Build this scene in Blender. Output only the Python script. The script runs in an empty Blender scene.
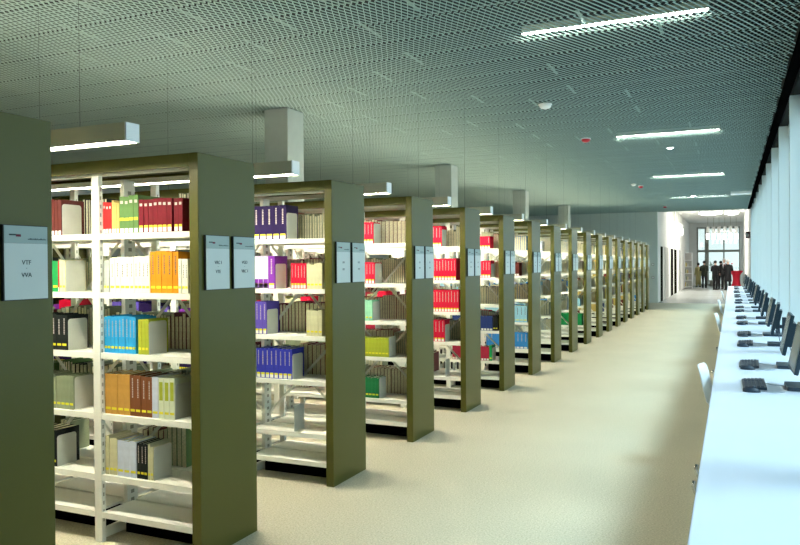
import bpy, bmesh, math, random
import numpy as np
from mathutils import Vector, Matrix
from mathutils.bvhtree import BVHTree
R = random.Random(11)
C = bpy.context.scene.collection
sc = bpy.context.scene
PI = math.pi
W, H = 800, 545
# ------------------------------------------------------------------ measured layout (metres)
CAM_H = 1.628; FPX = 740.1; YAW = .4215; PITCH = .0108; ROLL = -.0068
PX = -2.66            # aisle face of the bookcases
Y0 = 1.7632; STEP = 1.4793; DEP = .5254; TOPZ = 2.25; PT = .062
BAYS = 4; POST0 = -3.448; BAY = .72
CEIL = 3.70; FARY = 31.7; WX = .67
NU = 18
# ------------------------------------------------------------------ materials
def new_mat(name):
    m = bpy.data.materials.new(name); m.use_nodes = True
    nt = m.node_tree
    return m, nt, nt.nodes['Principled BSDF']
def mat(name, col, rough=.6, metal=0, spec=.5, noise=0, nscale=40, bump=0, bscale=200, coat=0):
    m, nt, b = new_mat(name)
    b.inputs['Base Color'].default_value = (*col, 1)
    b.inputs['Roughness'].default_value = rough
    b.inputs['Metallic'].default_value = metal
    b.inputs['Specular IOR Level'].default_value = spec
    if coat: b.inputs['Coat Weight'].default_value = coat
    tc = nt.nodes.new('ShaderNodeTexCoord')
    if noise:
        n = nt.nodes.new('ShaderNodeTexNoise'); n.inputs['Scale'].default_value = nscale; n.inputs['Detail'].default_value = 4
        nt.links.new(tc.outputs['Object'], n.inputs['Vector'])
        r = nt.nodes.new('ShaderNodeMapRange'); r.inputs['From Min'].default_value = .3; r.inputs['From Max'].default_value = .7
        r.inputs['To Min'].default_value = 1 - noise; r.inputs['To Max'].default_value = 1 + noise
        nt.links.new(n.outputs['Fac'], r.inputs['Value'])
        mx = nt.nodes.new('ShaderNodeVectorMath'); mx.operation = 'SCALE'; mx.inputs[0].default_value = col
        nt.links.new(r.outputs['Result'], mx.inputs['Scale'])
        nt.links.new(mx.outputs['Vector'], b.inputs['Base Color'])
    if bump:
        n2 = nt.nodes.new('ShaderNodeTexNoise'); n2.inputs['Scale'].default_value = bscale
        nt.links.new(tc.outputs['Object'], n2.inputs['Vector'])
        bp = nt.nodes.new('ShaderNodeBump'); bp.inputs['Strength'].default_value = bump; bp.inputs['Distance'].default_value = .004
        nt.links.new(n2.outputs['Fac'], bp.inputs['Height']); nt.links.new(bp.outputs['Normal'], b.inputs['Normal'])
    return m
def emit(name, col, s):
    m, nt, b = new_mat(name)
    b.inputs['Base Color'].default_value = (.9, .9, .88, 1)
    b.inputs['Emission Color'].default_value = (*col, 1); b.inputs['Emission Strength'].default_value = s
    return m
def glass_mat(name, tint, gloss=.08):
    m, nt, b = new_mat(name); nt.nodes.remove(b)
    t = nt.nodes.new('ShaderNodeBsdfTransparent'); t.inputs['Color'].default_value = (*tint, 1)
    g = nt.nodes.new('ShaderNodeBsdfGlossy'); g.inputs['Roughness'].default_value = .03
    lw = nt.nodes.new('ShaderNodeLayerWeight'); pw = nt.nodes.new('ShaderNodeMath'); pw.operation = 'POWER'; pw.inputs[1].default_value = 5
    f = nt.nodes.new('ShaderNodeMath'); f.operation = 'MULTIPLY_ADD'; f.inputs[1].default_value = .8; f.inputs[2].default_value = .04
    nt.links.new(lw.outputs['Facing'], pw.inputs[0]); nt.links.new(pw.outputs[0], f.inputs[0])
    mx = nt.nodes.new('ShaderNodeMixShader')
    nt.links.new(f.outputs[0], mx.inputs['Fac']); nt.links.new(t.outputs[0], mx.inputs[1]); nt.links.new(g.outputs[0], mx.inputs[2])
    nt.links.new(mx.outputs[0], nt.nodes['Material Output'].inputs['Surface'])
    return m
M = {}
M['panel'] = mat('olive_metal', (.092, .090, .015), .34, .05, .28, .10, 260)
M['shelf'] = mat('cream_shelf_metal', (.88, .88, .78), .45)
M['post'] = mat('cream_post_metal', (.84, .84, .75), .45)
M['bookend'] = mat('bookend_metal', (.62, .64, .56), .4, noise=.05, nscale=10)
M['slot'] = mat('post_slot_dark', (.34, .34, .27), .8)
def carpet():
    m, nt, b = new_mat('carpet')
    tc = nt.nodes.new('ShaderNodeTexCoord')
    n = nt.nodes.new('ShaderNodeTexNoise'); n.inputs['Scale'].default_value = 85; n.inputs['Detail'].default_value = 6
    n.inputs['Roughness'].default_value = .8
    n3 = nt.nodes.new('ShaderNodeTexNoise'); n3.inputs['Scale'].default_value = 1.1; n3.inputs['Detail'].default_value = 2
    cr = nt.nodes.new('ShaderNodeValToRGB')
    cr.color_ramp.elements[0].position = .36; cr.color_ramp.elements[0].color = (.40, .37, .245, 1)
    cr.color_ramp.elements[1].position = .62; cr.color_ramp.elements[1].color = (.71, .66, .50, 1)
    nt.links.new(tc.outputs['Object'], n.inputs['Vector']); nt.links.new(tc.outputs['Object'], n3.inputs['Vector'])
    nt.links.new(n.outputs['Fac'], cr.inputs['Fac'])
    r = nt.nodes.new('ShaderNodeMapRange'); r.inputs['To Min'].default_value = .93; r.inputs['To Max'].default_value = 1.07
    nt.links.new(n3.outputs['Fac'], r.inputs['Value'])
    mx = nt.nodes.new('ShaderNodeVectorMath'); mx.operation = 'SCALE'
    nt.links.new(cr.outputs['Color'], mx.inputs[0]); nt.links.new(r.outputs['Result'], mx.inputs['Scale'])
    nt.links.new(mx.outputs['Vector'], b.inputs['Base Color'])
    b.inputs['Roughness'].default_value = .95; b.inputs['Specular IOR Level'].default_value = .15
    bp = nt.nodes.new('ShaderNodeBump'); bp.inputs['Strength'].default_value = .5; bp.inputs['Distance'].default_value = .004
    nt.links.new(n.outputs['Fac'], bp.inputs['Height']); nt.links.new(bp.outputs['Normal'], b.inputs['Normal'])
    return m
M['carpet'] = carpet()
def tiles():
    m, nt, b = new_mat('lobby_stone_tiles')
    tc = nt.nodes.new('ShaderNodeTexCoord')
    br = nt.nodes.new('ShaderNodeTexBrick'); br.offset = .5
    br.inputs['Scale'].default_value = 1.0; br.inputs['Mortar Size'].default_value = .01
    br.inputs['Brick Width'].default_value = 1.2; br.inputs['Row Height'].default_value = .6
    br.inputs['Color1'].default_value = (.56, .58, .55, 1); br.inputs['Color2'].default_value = (.62, .64, .61, 1)
    br.inputs['Mortar'].default_value = (.42, .43, .42, 1)
    nt.links.new(tc.outputs['Object'], br.inputs['Vector']); nt.links.new(br.outputs['Color'], b.inputs['Base Color'])
    b.inputs['Roughness'].default_value = .2
    return m
M['tiles'] = tiles()
M['wall'] = mat('white_wall_paint', (.80, .81, .78), .8, noise=.02, nscale=3)
M['wall_far'] = mat('pale_green_grey_wall_paint', (.68, .74, .66), .8, noise=.02, nscale=3)
M['column'] = mat('column_plaster', (.46, .52, .46), .8, noise=.03, nscale=8)
M['mesh'] = mat('expanded_metal_paint', (.32, .42, .36), .5, .1)
M['void'] = mat('ceiling_void_dark', (.003, .006, .004), .9, noise=.3, nscale=2)
M['rail'] = mat('ceiling_rail_metal', (.22, .30, .25), .5)
M['black'] = mat('gap_shade_black', (.002, .002, .002), .9, spec=0)  # near-black colour carrying the shade of open gaps
M['white'] = mat('white_lacquer', (.83, .86, .88), .35)
M['desk'] = mat('white_desktop_laminate', (.66, .73, .82), .42, noise=.01, nscale=5)
M['fin'] = mat('white_window_fin', (.80, .88, .88), .6)
M['frame'] = mat('window_frame_metal', (.45, .55, .56), .4)
M['lframe'] = mat('lobby_frame_metal', (.30, .31, .27), .45)
M['glass'] = glass_mat('window_glass', (.86, .95, .97))
M['lglass'] = glass_mat('lobby_glass', (.95, .97, .96))
M['lampbody'] = mat('lamp_body_olive_grey', (.42, .42, .31), .5)
M['lampcap'] = mat('lamp_cap_white', (.88, .90, .88), .5)
M['tube'] = emit('pendant_diffuser', (1.0, .94, .77), 50)
M['addedlight'] = emit('added_ceiling_glow', (1.0, .96, .80), 19)  # added emission that brightens the ceiling
M['strip'] = emit('ceiling_strip_light', (.93, 1.0, .95), 26)
M['spot'] = emit('spot_lens', (.85, 1.0, .95), 12)
M['lobbylamp'] = emit('lobby_lamp', (1.0, .97, .90), 9)
M['tubelamp'] = emit('tube_lamp_glass', (1.0, .98, .92), 3)
M['red'] = mat('red_plastic', (.60, .015, .03), .4)
M['signface'] = mat('sign_face', (.58, .64, .62), .45)
M['signhead'] = mat('sign_header', (.34, .43, .41), .45)
M['signshadow'] = mat('sign_shadow_backing', (.01, .012, .012), .6)  # black for the painted shadow edge around each sheet
M['ink'] = mat('sign_ink', (.035, .06, .06), .7)
M['inkred'] = mat('sign_ink_red', (.16, .01, .03), .7)
M['plastic'] = mat('dark_plastic', (.018, .035, .055), .4)
M['keys'] = mat('keycap_plastic', (.045, .07, .10), .5)
M['screen'] = mat('monitor_screen', (.22, .26, .25), .25, spec=.6)  # base grey lifted to carry the screen's reflection
M['bezel'] = mat('monitor_bezel', (.010, .030, .045), .35)
M['cable'] = mat('cable_rubber', (.03, .05, .07), .5)
M['cablegrey'] = mat('grey_cable', (.40, .47, .55), .5)
M['chrome'] = mat('chrome', (.75, .75, .75), .15, 1)
M['chair'] = mat('white_chair_plastic', (.82, .85, .86), .35)
M['skin'] = mat('skin', (.62, .36, .26), .6)
M['coat'] = mat('black_wool', (.008, .008, .010), .9)
M['coat2'] = mat('dark_green_jacket_cloth', (.035, .045, .03), .9)
M['coat3'] = mat('charcoal_cloth', (.02, .02, .022), .9)
M['beigecoat'] = mat('beige_coat_cloth', (.42, .38, .17), .9)
M['shirt'] = mat('white_shirt_cloth', (.8, .8, .82), .8)
M['tie'] = mat('red_tie_cloth', (.4, .02, .03), .7)
M['shoe'] = mat('black_shoe_leather', (.01, .01, .01), .4)
M['hair'] = mat('dark_hair', (.015, .010, .008), .7)
M['hairgrey'] = mat('white_hair', (.55, .53, .50), .7)
M['redcloth'] = mat('red_stretch_cloth', (.62, .008, .035), .7)
M['clear'] = glass_mat('drinking_glass', (.93, .96, .97))
M['leaf'] = mat('plant_leaf', (.05, .14, .04), .6)
M['pot'] = mat('plant_pot', (.35, .34, .30), .6)
M['page'] = mat('book_page_edges', (.86, .83, .62), .85, noise=.16, nscale=90)
M['door'] = mat('doorway_shade_panel', (.012, .012, .008), .9, spec=0)  # near-black colour carrying the shade of an open doorway
M['doorgrey'] = mat('grey_door_leaf', (.42, .42, .40), .5)
M['signwhite'] = mat('exit_sign_white', (.85, .85, .85), .5)
M['exit'] = mat('exit_sign_maroon', (.10, .02, .03), .5)
M['concrete'] = mat('pale_paving', (.55, .57, .57), .8, noise=.05, nscale=2)
BC = dict(red=(.50, .02, .02), tan=(.50, .38, .12), green=(.10, .20, .06), maroon=(.15, .004, .012), brown=(.11, .02, .015),
  grey=(.48, .52, .50), white=(.80, .80, .66), orange=(.72, .27, .01), kelly=(.01, .27, .07), cream=(.62, .60, .38),
  blue=(.025, .34, .68), lime=(.38, .44, .035), ochre=(.52, .28, .06), brown2=(.20, .07, .025), pale=(.58, .64, .76),
  whitegreen=(.68, .74, .56), black=(.010, .014, .012), indigo=(.014, .005, .055), lavender=(.52, .42, .66), purple=(.20, .03, .34),
  violet=(.10, .07, .40), navy=(.03, .04, .40), crimson=(.66, .006, .04), mint=(.30, .66, .44), forest=(.015, .18, .06),
  navy2=(.02, .04, .16), wine=(.38, .02, .05), skyblue=(.30, .58, .70), azure=(.04, .25, .62), pink=(.62, .08, .20), sage=(.24, .28, .17), yellow=(.75, .62, .02))
WORD = dict(red='bright red', tan='tan', green='grey-green', maroon='dark maroon', brown='dark brown', grey='light grey', white='white',
  orange='orange', kelly='bright green', cream='cream', blue='sky blue', lime='lime yellow', ochre='ochre', brown2='chestnut brown',
  pale='pale blue-white', whitegreen='white and pale green', black='black', indigo='dark indigo', lavender='lavender and white',
  purple='bright purple', violet='violet blue', navy='navy blue', crimson='crimson', mint='mint green', forest='dark green',
  navy2='dark navy', wine='wine red', skyblue='light blue', azure='azure blue', pink='pink', sage='sage green', yellow='yellow')
for k, c in BC.items(): M['b_' + k] = mat('book_cover_' + k, c, .62, spec=.18, noise=.06, nscale=30)
M['lab_y'] = mat('book_label_yellow', (.80, .72, .02), .6)
M['lab_w'] = mat('book_label_white', (.85, .85, .75), .6)
M['title'] = mat('book_title_pale', (.48, .42, .38), .6)
M['titled'] = mat('book_title_dark', (.10, .10, .10), .6)
# ------------------------------------------------------------------ mesh helpers
FB = np.array([[0, 3, 2, 1], [4, 5, 6, 7], [0, 1, 5, 4], [1, 2, 6, 5], [2, 3, 7, 6], [3, 0, 4, 7]])
class MB:
    def __init__(s): s.v = []; s.f = []; s.m = []
    def box(s, a, b, mi=0, faces=range(6)):
        x0, y0, z0 = a; x1, y1, z1 = b; n = len(s.v)
        s.v += [(x0, y0, z0), (x1, y0, z0), (x1, y1, z0), (x0, y1, z0), (x0, y0, z1), (x1, y0, z1), (x1, y1, z1), (x0, y1, z1)]
        for i in faces: s.f.append(tuple(int(k) + n for k in FB[i])); s.m.append(mi)
        return s
    def quad(s, p, mi=0):
        n = len(s.v); s.v += [tuple(q) for q in p]; s.f.append(tuple(range(n, n + len(p)))); s.m.append(mi); return s
    def loft(s, rings, mi=0, cap=True):
        n = len(s.v); k = len(rings[0])
        for r in rings: s.v += [tuple(p) for p in r]
        for i in range(len(rings) - 1):
            for j in range(k):
                a = n + i * k + j; b = n + i * k + (j + 1) % k
                s.f.append((a, b, b + k, a + k)); s.m.append(mi)
        if cap:
            s.f.append(tuple(range(n + k - 1, n - 1, -1))); s.m.append(mi)
            s.f.append(tuple(n + (len(rings) - 1) * k + j for j in range(k))); s.m.append(mi)
        return s
    def ell(s, c, rx, ry, n=12, ax=2):
        o = []
        for j in range(n):
            t = 2 * PI * j / n
            o.append((c[0] + rx * math.cos(t), c[1] + ry * math.sin(t), c[2]))
        return o
    def lathe(s, c, prof, n=16, mi=0, cap=True):
        return s.loft([s.ell((c[0], c[1], c[2] + z), r, r, n) for r, z in prof], mi, cap)
    def tube(s, pts, r, n=8, mi=0, cap=True):
        pts = [Vector(p) for p in pts]; rings = []
        rr = r if isinstance(r, (list, tuple)) else [r] * len(pts)
        up = Vector((0, 0, 1)); prev = None
        for i, p in enumerate(pts):
            d = (pts[min(i + 1, len(pts) - 1)] - pts[max(i - 1, 0)]).normalized()
            if prev is None:
                a = d.cross(up if abs(d.z) < .9 else Vector((1, 0, 0))).normalized()
            else:
                a = (prev - d * prev.dot(d)).normalized()
            prev = a; b = d.cross(a)
            rings.append([p + a * rr[i] * math.cos(2 * PI * j / n) + b * rr[i] * math.sin(2 * PI * j / n) for j in range(n)])
        return s.loft(rings, mi, cap)
    def mesh(s, name, mats, smooth=False, bevel=0):
        me = bpy.data.meshes.new(name); me.from_pydata(s.v, [], s.f)
        for m_ in (mats if isinstance(mats, (list, tuple)) else [mats]): me.materials.append(m_)
        me.polygons.foreach_set('material_index', s.m)
        if bevel:
            bm = bmesh.new(); bm.from_mesh(me)
            bmesh.ops.bevel(bm, geom=bm.edges[:], offset=bevel, segments=2, affect='EDGES', clamp_overlap=True)
            bm.to_mesh(me); bm.free()
        if smooth: me.polygons.foreach_set('use_smooth', [True] * len(me.polygons))
        me.update(); return me
    def obj(s, name, mats, parent=None, smooth=False, bevel=0):
        o = bpy.data.objects.new(name, s.mesh(name, mats, smooth, bevel)); C.objects.link(o)
        if parent: o.parent = parent
        return o
def tag(o, label, cat, group=None, kind=None):
    o['label'] = label; o['category'] = cat
    if group: o['group'] = group
    if kind: o['kind'] = kind
    return o
def thing(name, loc, label, cat, group=None, rz=0):
    o = bpy.data.objects.new(name, None); C.objects.link(o); o.location = loc; o.rotation_euler = (0, 0, rz)
    o.empty_display_size = .1
    return tag(o, label, cat, group)
def struct(name, mb, m, **k):
    o = mb.obj(name, m, **k); o['kind'] = 'structure'; return o
def copy_tree(o, parent=None):
    c = o.copy(); C.objects.link(c)
    if parent: c.parent = parent
    for ch in list(o.children): copy_tree(ch, c)
    return c
def text_mesh(txt, size):
    cu = bpy.data.curves.new('t', 'FONT'); cu.body = txt; cu.size = size; cu.align_x = 'CENTER'; cu.align_y = 'CENTER'; cu.extrude = .0006
    o = bpy.data.objects.new('t', cu); C.objects.link(o)
    dg = bpy.context.evaluated_depsgraph_get(); dg.update()
    me = bpy.data.meshes.new_from_object(o.evaluated_get(dg))
    bpy.data.objects.remove(o); return me
ORD = ['first', 'second', 'third', 'fourth', 'fifth', 'sixth', 'seventh', 'eighth', 'ninth', 'tenth', 'eleventh', 'twelfth', 'thirteenth',
       'fourteenth', 'fifteenth', 'sixteenth', 'seventeenth', 'eighteenth', 'nineteenth', 'twentieth'] + ['later'] * 60
# ------------------------------------------------------------------ shell
struct('floor', MB().box((-15.2, -5, -.12), (1.0, FARY, 0)), M['carpet'])
struct('floor_lobby', MB().box((-15.2, FARY, -.12), (1.0, 62, -.002)), M['tiles'])
struct('ground_outside', MB().box((1.0, -30, -.3), (60, 120, -.15)).box((-60, 62, -.3), (1.0, 120, -.15)), M['concrete'])
struct('wall_left', MB().box((-15.2, -5, 0), (-15.0, FARY, 4.4)), M['wall'])
struct('wall_back', MB().box((-15.0, -5.2, 0), (.9, -5, 4.4)), M['wall'])
XO = -2.75
struct('wall_far', MB().box((-15.0, FARY, 0), (XO, FARY + .18, 4.5)).box((XO, FARY, CEIL - .01), (.95, FARY + .12, 4.5)), M['wall_far'])
# ceiling void above the mesh
struct('ceiling', MB().box((-15.0, -5, 4.35), (.95, FARY, 4.45)), M['void'])
# expanded metal: every strand is a tilted ribbon
def expanded_metal():
    cx, cy = .056, .1296
    nodes_v = []; faces = []
    panel = .52
    x0, x1, y0, y1 = -14.98, .56, -1.0, FARY - .02
    segs = []
    npan = int((y1 - y0) / panel)
    rr = random.Random(4)
    P = []
    for k in range(npan + 1):
        ya = y0 + k * panel + .004
        off = (k % 2) * .021 + rr.uniform(-.006, .006)
        xs = np.arange(x0 + off, x1 - cx, cx)
        for j in range(8):
            yj = ya + j * (cy / 2) * .995
            if yj + cy / 2 > y1: continue
            e = (j % 2) * cx / 2
            a = np.stack([xs + e, np.full_like(xs, yj)], 1)
            b1 = np.stack([xs + cx / 2 + e, np.full_like(xs, yj + cy / 2)], 1)
            b2 = np.stack([xs - cx / 2 + e, np.full_like(xs, yj + cy / 2)], 1)
            P.append(np.concatenate([a, b1], 1)); P.append(np.concatenate([a, b2], 1))
    P = np.concatenate(P)
    n = len(P); w = .0098
    c = np.array([.62, 0, .78]) * w / 2
    z = CEIL
    a = np.c_[P[:, :2], np.full(n, z)]; b = np.c_[P[:, 2:], np.full(n, z)]
    V = np.stack([a - c, b - c, b + c, a + c], 1).reshape(-1, 3)
    me = bpy.data.meshes.new('ceiling_mesh')
    me.vertices.add(4 * n); me.vertices.foreach_set('co', V.ravel().astype(np.float32))
    me.loops.add(4 * n); me.loops.foreach_set('vertex_index', np.arange(4 * n, dtype=np.int32))
    me.polygons.add(n); me.polygons.foreach_set('loop_start', (np.arange(n) * 4).astype(np.int32))
    me.polygons.foreach_set('loop_total', np.full(n, 4, np.int32))
    me.update(calc_edges=True); me.materials.append(M['mesh'])
    o = bpy.data.objects.new('ceiling_expanded_mesh', me); C.objects.link(o); o['kind'] = 'structure'
expanded_metal()
rm = MB()
for k in range(63):
    y = -1.0 + k * .52
    rm.box((-14.98, y - .004, CEIL + .014), (.55, y + .004, CEIL + .017))
    x = -14.4 + (k % 2) * .6
    while x < -.1:
        if R.random() < .6: rm.box((x, y + .02, CEIL + .05), (x + .03, y + .5, CEIL + .056))
        x += 1.2
struct('ceiling_rails', rm, M['rail'])
struct('trim_1', MB().box((.565, -5, CEIL - .015), (.66, FARY, CEIL + .03)), M['black'])  # black strip painting the shade of the open gap beside the mesh
# right wall: deep white fins with glazing between, opaque header above
FS = 2.35; FY0 = 1.2
ys = [FY0 + FS * k for k in range(15)]
ys = [y for y in ys if y < FARY - .3] + [FARY]
struct('wall_right', MB().box((.80, -5, 3.52), (1.0, FARY, 3.73)).box((.80, -5, 0), (1.0, ys[0], 3.52)).box((.86, ys[0], 0), (1.0, FARY, .10)), M['fin'])
struct('wall_right_void', MB().box((.70, -5, 3.731), (1.0, FARY, 4.4)), M['void'])
for i, y in enumerate(ys):
    struct('trim_%d' % (i + 2), MB().box((WX, y - .05, 0), (1.0, y + .05, 3.725)) if y < FARY else MB().box((WX, y - .1, 0), (1.0, y - .001, 3.725)), M['fin'])
for i in range(len(ys) - 1):
    a, b = ys[i] + .052, ys[i + 1] - .052
    w = bpy.data.objects.new('window_%d' % (i + 1), None); C.objects.link(w); w['kind'] = 'structure'; w.location = (.9, (a + b) / 2, .1)
    hy = (b - a) / 2
    f = MB()
    f.box((-.03, -hy, .002), (.03, -hy + .05, 3.415)).box((-.03, hy - .05, .002), (.03, hy, 3.415))
    f.box((-.03, -hy + .05, .002), (.03, hy - .05, .05)).box((-.03, -hy + .05, 3.365), (.03, hy - .05, 3.415))
    f.obj('window_frame', M['frame'], w)
    MB().box((-.005, -hy + .051, .051), (.005, hy - .051, 3.364)).obj('glass_pane', M['glass'], w)
# lobby beyond the opening
LC = 4.4; LY = 56.0
struct('ceiling_lobby', MB().box((-3.6, FARY + .19, LC), (1.0, 62, LC + .1)), M['wall'])
struct('wall_lobby_left', MB().box((XO - .2, FARY + .19, 0), (XO, LY, LC)), M['wall'])
struct('wall_lobby_right', MB().box((WX, FARY + .01, 0), (.98, LY, LC)), M['wall'])
struct('wall_lobby_end', MB().box((XO, LY, 0), (-2.25, LY + .2, LC)).box((.56, LY, 0), (WX - .001, LY + .2, LC)).box((-2.25, LY, 4.1), (.56, LY + .2, LC)), M['wall'])
gw = bpy.data.objects.new('window_30', None); C.objects.link(gw); gw['kind'] = 'structure'; gw.location = (0, LY + .05, 0)
f = MB()
for x, w_ in ((-2.20, .10), (-1.60, .26), (-.50, .09), (.50, .10)): f.box((x - w_ / 2, 0, 0), (x + w_ / 2, .12, 4.1))
for z, h_ in ((.06, .12), (2.42, .16), (4.04, .12)):
    for xa, xb in ((-2.149, -1.731), (-1.469, -.546), (-.454, .449)): f.box((xa, .01, z - h_ / 2), (xb, .11, z + h_ / 2))
f.obj('window_frame', M['lframe'], gw)
MB().box((-2.24, .055, .01), (.54, .065, 4.09)).obj('glass_pane', M['lglass'], gw)
# hall continuing behind the glass
struct('wall_hall', MB().box((-6, 61.5, 0), (4, 61.7, 5)), M['wall'])
# doors in the lobby's left wall
for i, (ya, yb, m_) in enumerate(((32.9, 33.8, 'door'), (35.0, 36.9, 'doorgrey'), (38.6, 40.0, 'door'), (40.9, 42.6, 'door'), (44.5, 46.0, 'doorgrey'))):
    d = bpy.data.objects.new('door_%d' % (i + 1), None); C.objects.link(d); d['kind'] = 'structure'; d.location = (XO, (ya + yb) / 2, 0)
    h_ = (yb - ya) / 2
    MB().box((.001, -h_, 0), (.034, h_, 2.32)).obj('door_leaf', M[m_], d)
    MB().box((.001, -h_ - .07, 0), (.018, -h_ - .001, 2.4)).box((.001, h_ + .001, 0), (.018, h_ + .07, 2.4)).box((.001, -h_, 2.321), (.018, h_, 2.4)).obj('door_frame', M['wall'], d)
    MB().tube([(.034, h_ - .1, 1.05), (.06, h_ - .1, 1.05), (.06, h_ - .24, 1.05)], .011).obj('door_handle', M['chrome'], d, True)
# square columns between the rows
COLY = (8.24, 14.42, 20.43, 26.42)
for i, y in enumerate(COLY):
    o = MB().box((-5.65, y, .001), (-5.29, y + .40, CEIL - .012)).obj('column', M['column'], bevel=.006)
    o['kind'] = 'structure'; o.name = 'column'
# ------------------------------------------------------------------ bookcases
LV = {1: [.18, .40, .76, 1.12, 1.475, 1.82]}
LVD = [.17, .375, .765, 1.10, 1.45, 1.825]
UD = {0: 'cropped by the left edge, plain green side with code sheet', 1: 'sky blue, orange and ochre books', 2: 'indigo and navy volumes',
      3: 'lime and dark green volumes low down', 4: 'crimson volumes on every shelf', 5: 'crimson above navy volumes', 6: 'light blue volumes near the floor',
      7: 'white and blue paperbacks', 8: 'pale and blue books', 9: 'a bright green row low down'}
def posts_x(): return [POST0 - BAY * i for i in range(BAYS)]
XE = POST0 - BAY * (BAYS - 1)          # left end of the case
_pm = {}
def share(key, fn):
    if key not in _pm: _pm[key] = fn()
    return _pm[key]
def add(name, me, parent, loc=(0, 0, 0)):
    o = bpy.data.objects.new(name, me); C.objects.link(o); o.parent = parent; o.location = loc; return o
def post_mesh(w, d):
    mb = MB().box((0, 0, 0), (w, d, TOPZ - .09))
    for k in range(40):
        z = .12 + k * .05
        mb.box((w, d * .35, z), (w + .0012, d * .65, z + .022), 1, (1, 2, 3, 4, 0)).box((w * .35, -.0012, z), (w * .62, 0, z + .022), 0, (2,))
    return mb.mesh('post', [M['post'], M['slot']])
def build_case(u, lv):
    ord_ = ORD[u]
    lab = 'double-sided olive metal bookcase, %s from the camera, %s' % (ord_, UD.get(u, 'pale books, far down the aisle'))
    if u == 0: lab = 'double-sided olive bookcase cropped by the left edge of the photo'
    if u == NU - 1: lab = 'double-sided olive metal bookcase at the far end of the row, next to the wall'
    t = thing('bookcase', (PX, Y0 + STEP * u, 0), lab, 'bookcase', 'double-sided bookcases along the aisle')
    D = DEP
    add('end_panel', share('ep', lambda: MB().box((-PT, 0, 0), (0, D, TOPZ)).mesh('end_panel', M['panel'], bevel=.002)), t)
    add('end_panel', share('ep2', lambda: MB().box((0, 0, 0), (.04, D, TOPZ)).mesh('end_panel', M['panel'])), t, (XE - PX - .042, 0, 0))
    L = XE - PX
    add('top_panel', share('tp', lambda: MB().box((L, 0, TOPZ - .075), (-PT - .001, .03, TOPZ - .001)).box((L, D - .03, TOPZ - .075), (-PT - .001, D, TOPZ - .001))
        .box((L, .03, TOPZ - .03), (-PT - .001, D - .03, TOPZ - .002)).mesh('top_panel', M['panel'])), t)
    add('top_rail', share('tr', lambda: MB().box((L, .06, TOPZ - .085), (-PT - .001, .09, TOPZ - .055)).box((L, D - .09, TOPZ - .085), (-PT - .001, D - .06, TOPZ - .055))
        .mesh('top_rail', M['post'])), t)
    pf = share('pf', lambda: post_mesh(.055, .03)); pc = share('pc', lambda: post_mesh(.03, .09)); pr = share('pr', lambda: post_mesh(.045, .03))
    for x in posts_x():
        xx = x - PX
        add('upright', pf, t, (xx, .004, 0)); add('upright', pc, t, (xx + .012, .218, 0)); add('upright', pr, t, (xx, D - .034, 0))
        for fy in (.036, .315): add('foot', share('ft', lambda: MB().box((0, 0, .01), (.02, .172, .07)).mesh('foot', M['post'])), t, (xx + .015, fy, 0))
    ends = [PX - PT] + posts_x()
    for b in range(BAYS):
        xr = ends[b] - PX - .002; xl = (posts_x()[b] + .058 if b < BAYS else 0) - PX
        def sh():
            w = xr - xl
            mb = MB().box((0, .0, -.004), (w, .245, 0)).box((0, .0, -.034), (w, .003, -.004)).box((0, .242, -.034), (w, .245, -.004))
            mb.box((.001, .003, -.016), (.004, .242, -.004)).box((w - .004, .003, -.016), (w - .001, .242, -.004))
            return mb.mesh('shelf', M['shelf'])
        sm = share('sh%d' % b, sh)
        for z in lv:
            add('shelf', sm, t, (xl, .006 if z != lv[0] else .002, z)); add('shelf', sm, t, (xl, .274, z))
        def br():
            w = xr - xl; mb = MB()
            for za, zb in ((.45, 1.1), (1.1, 1.82)) if b % 1 == 0 else ():
                mb.tube([(0, 0, za), (w, 0, zb)], .0115, 4); mb.tube([(0, .004, zb), (w, .004, za)], .0115, 4)
            return mb.mesh('cross_brace', M['post'])
        add('cross_brace', share('br%d' % b, br), t, (xl, .258, 0))
        add('under_shelf_shade', share('pl%d' % b, lambda: MB().box((0, 0, .002), (xr - xl, .008, .11)).mesh('under_shelf_shade', M['black'])), t, (xl, .19, 0))  # black panel painting the shade in the gap under the bottom shelf
        add('under_shelf_shade', share('pl%d' % b, lambda: None), t, (xl, .33, 0))
    return t
LEV = {}
for u in range(NU):
    LEV[u] = LV.get(u, LVD); build_case(u, LEV[u])
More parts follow.
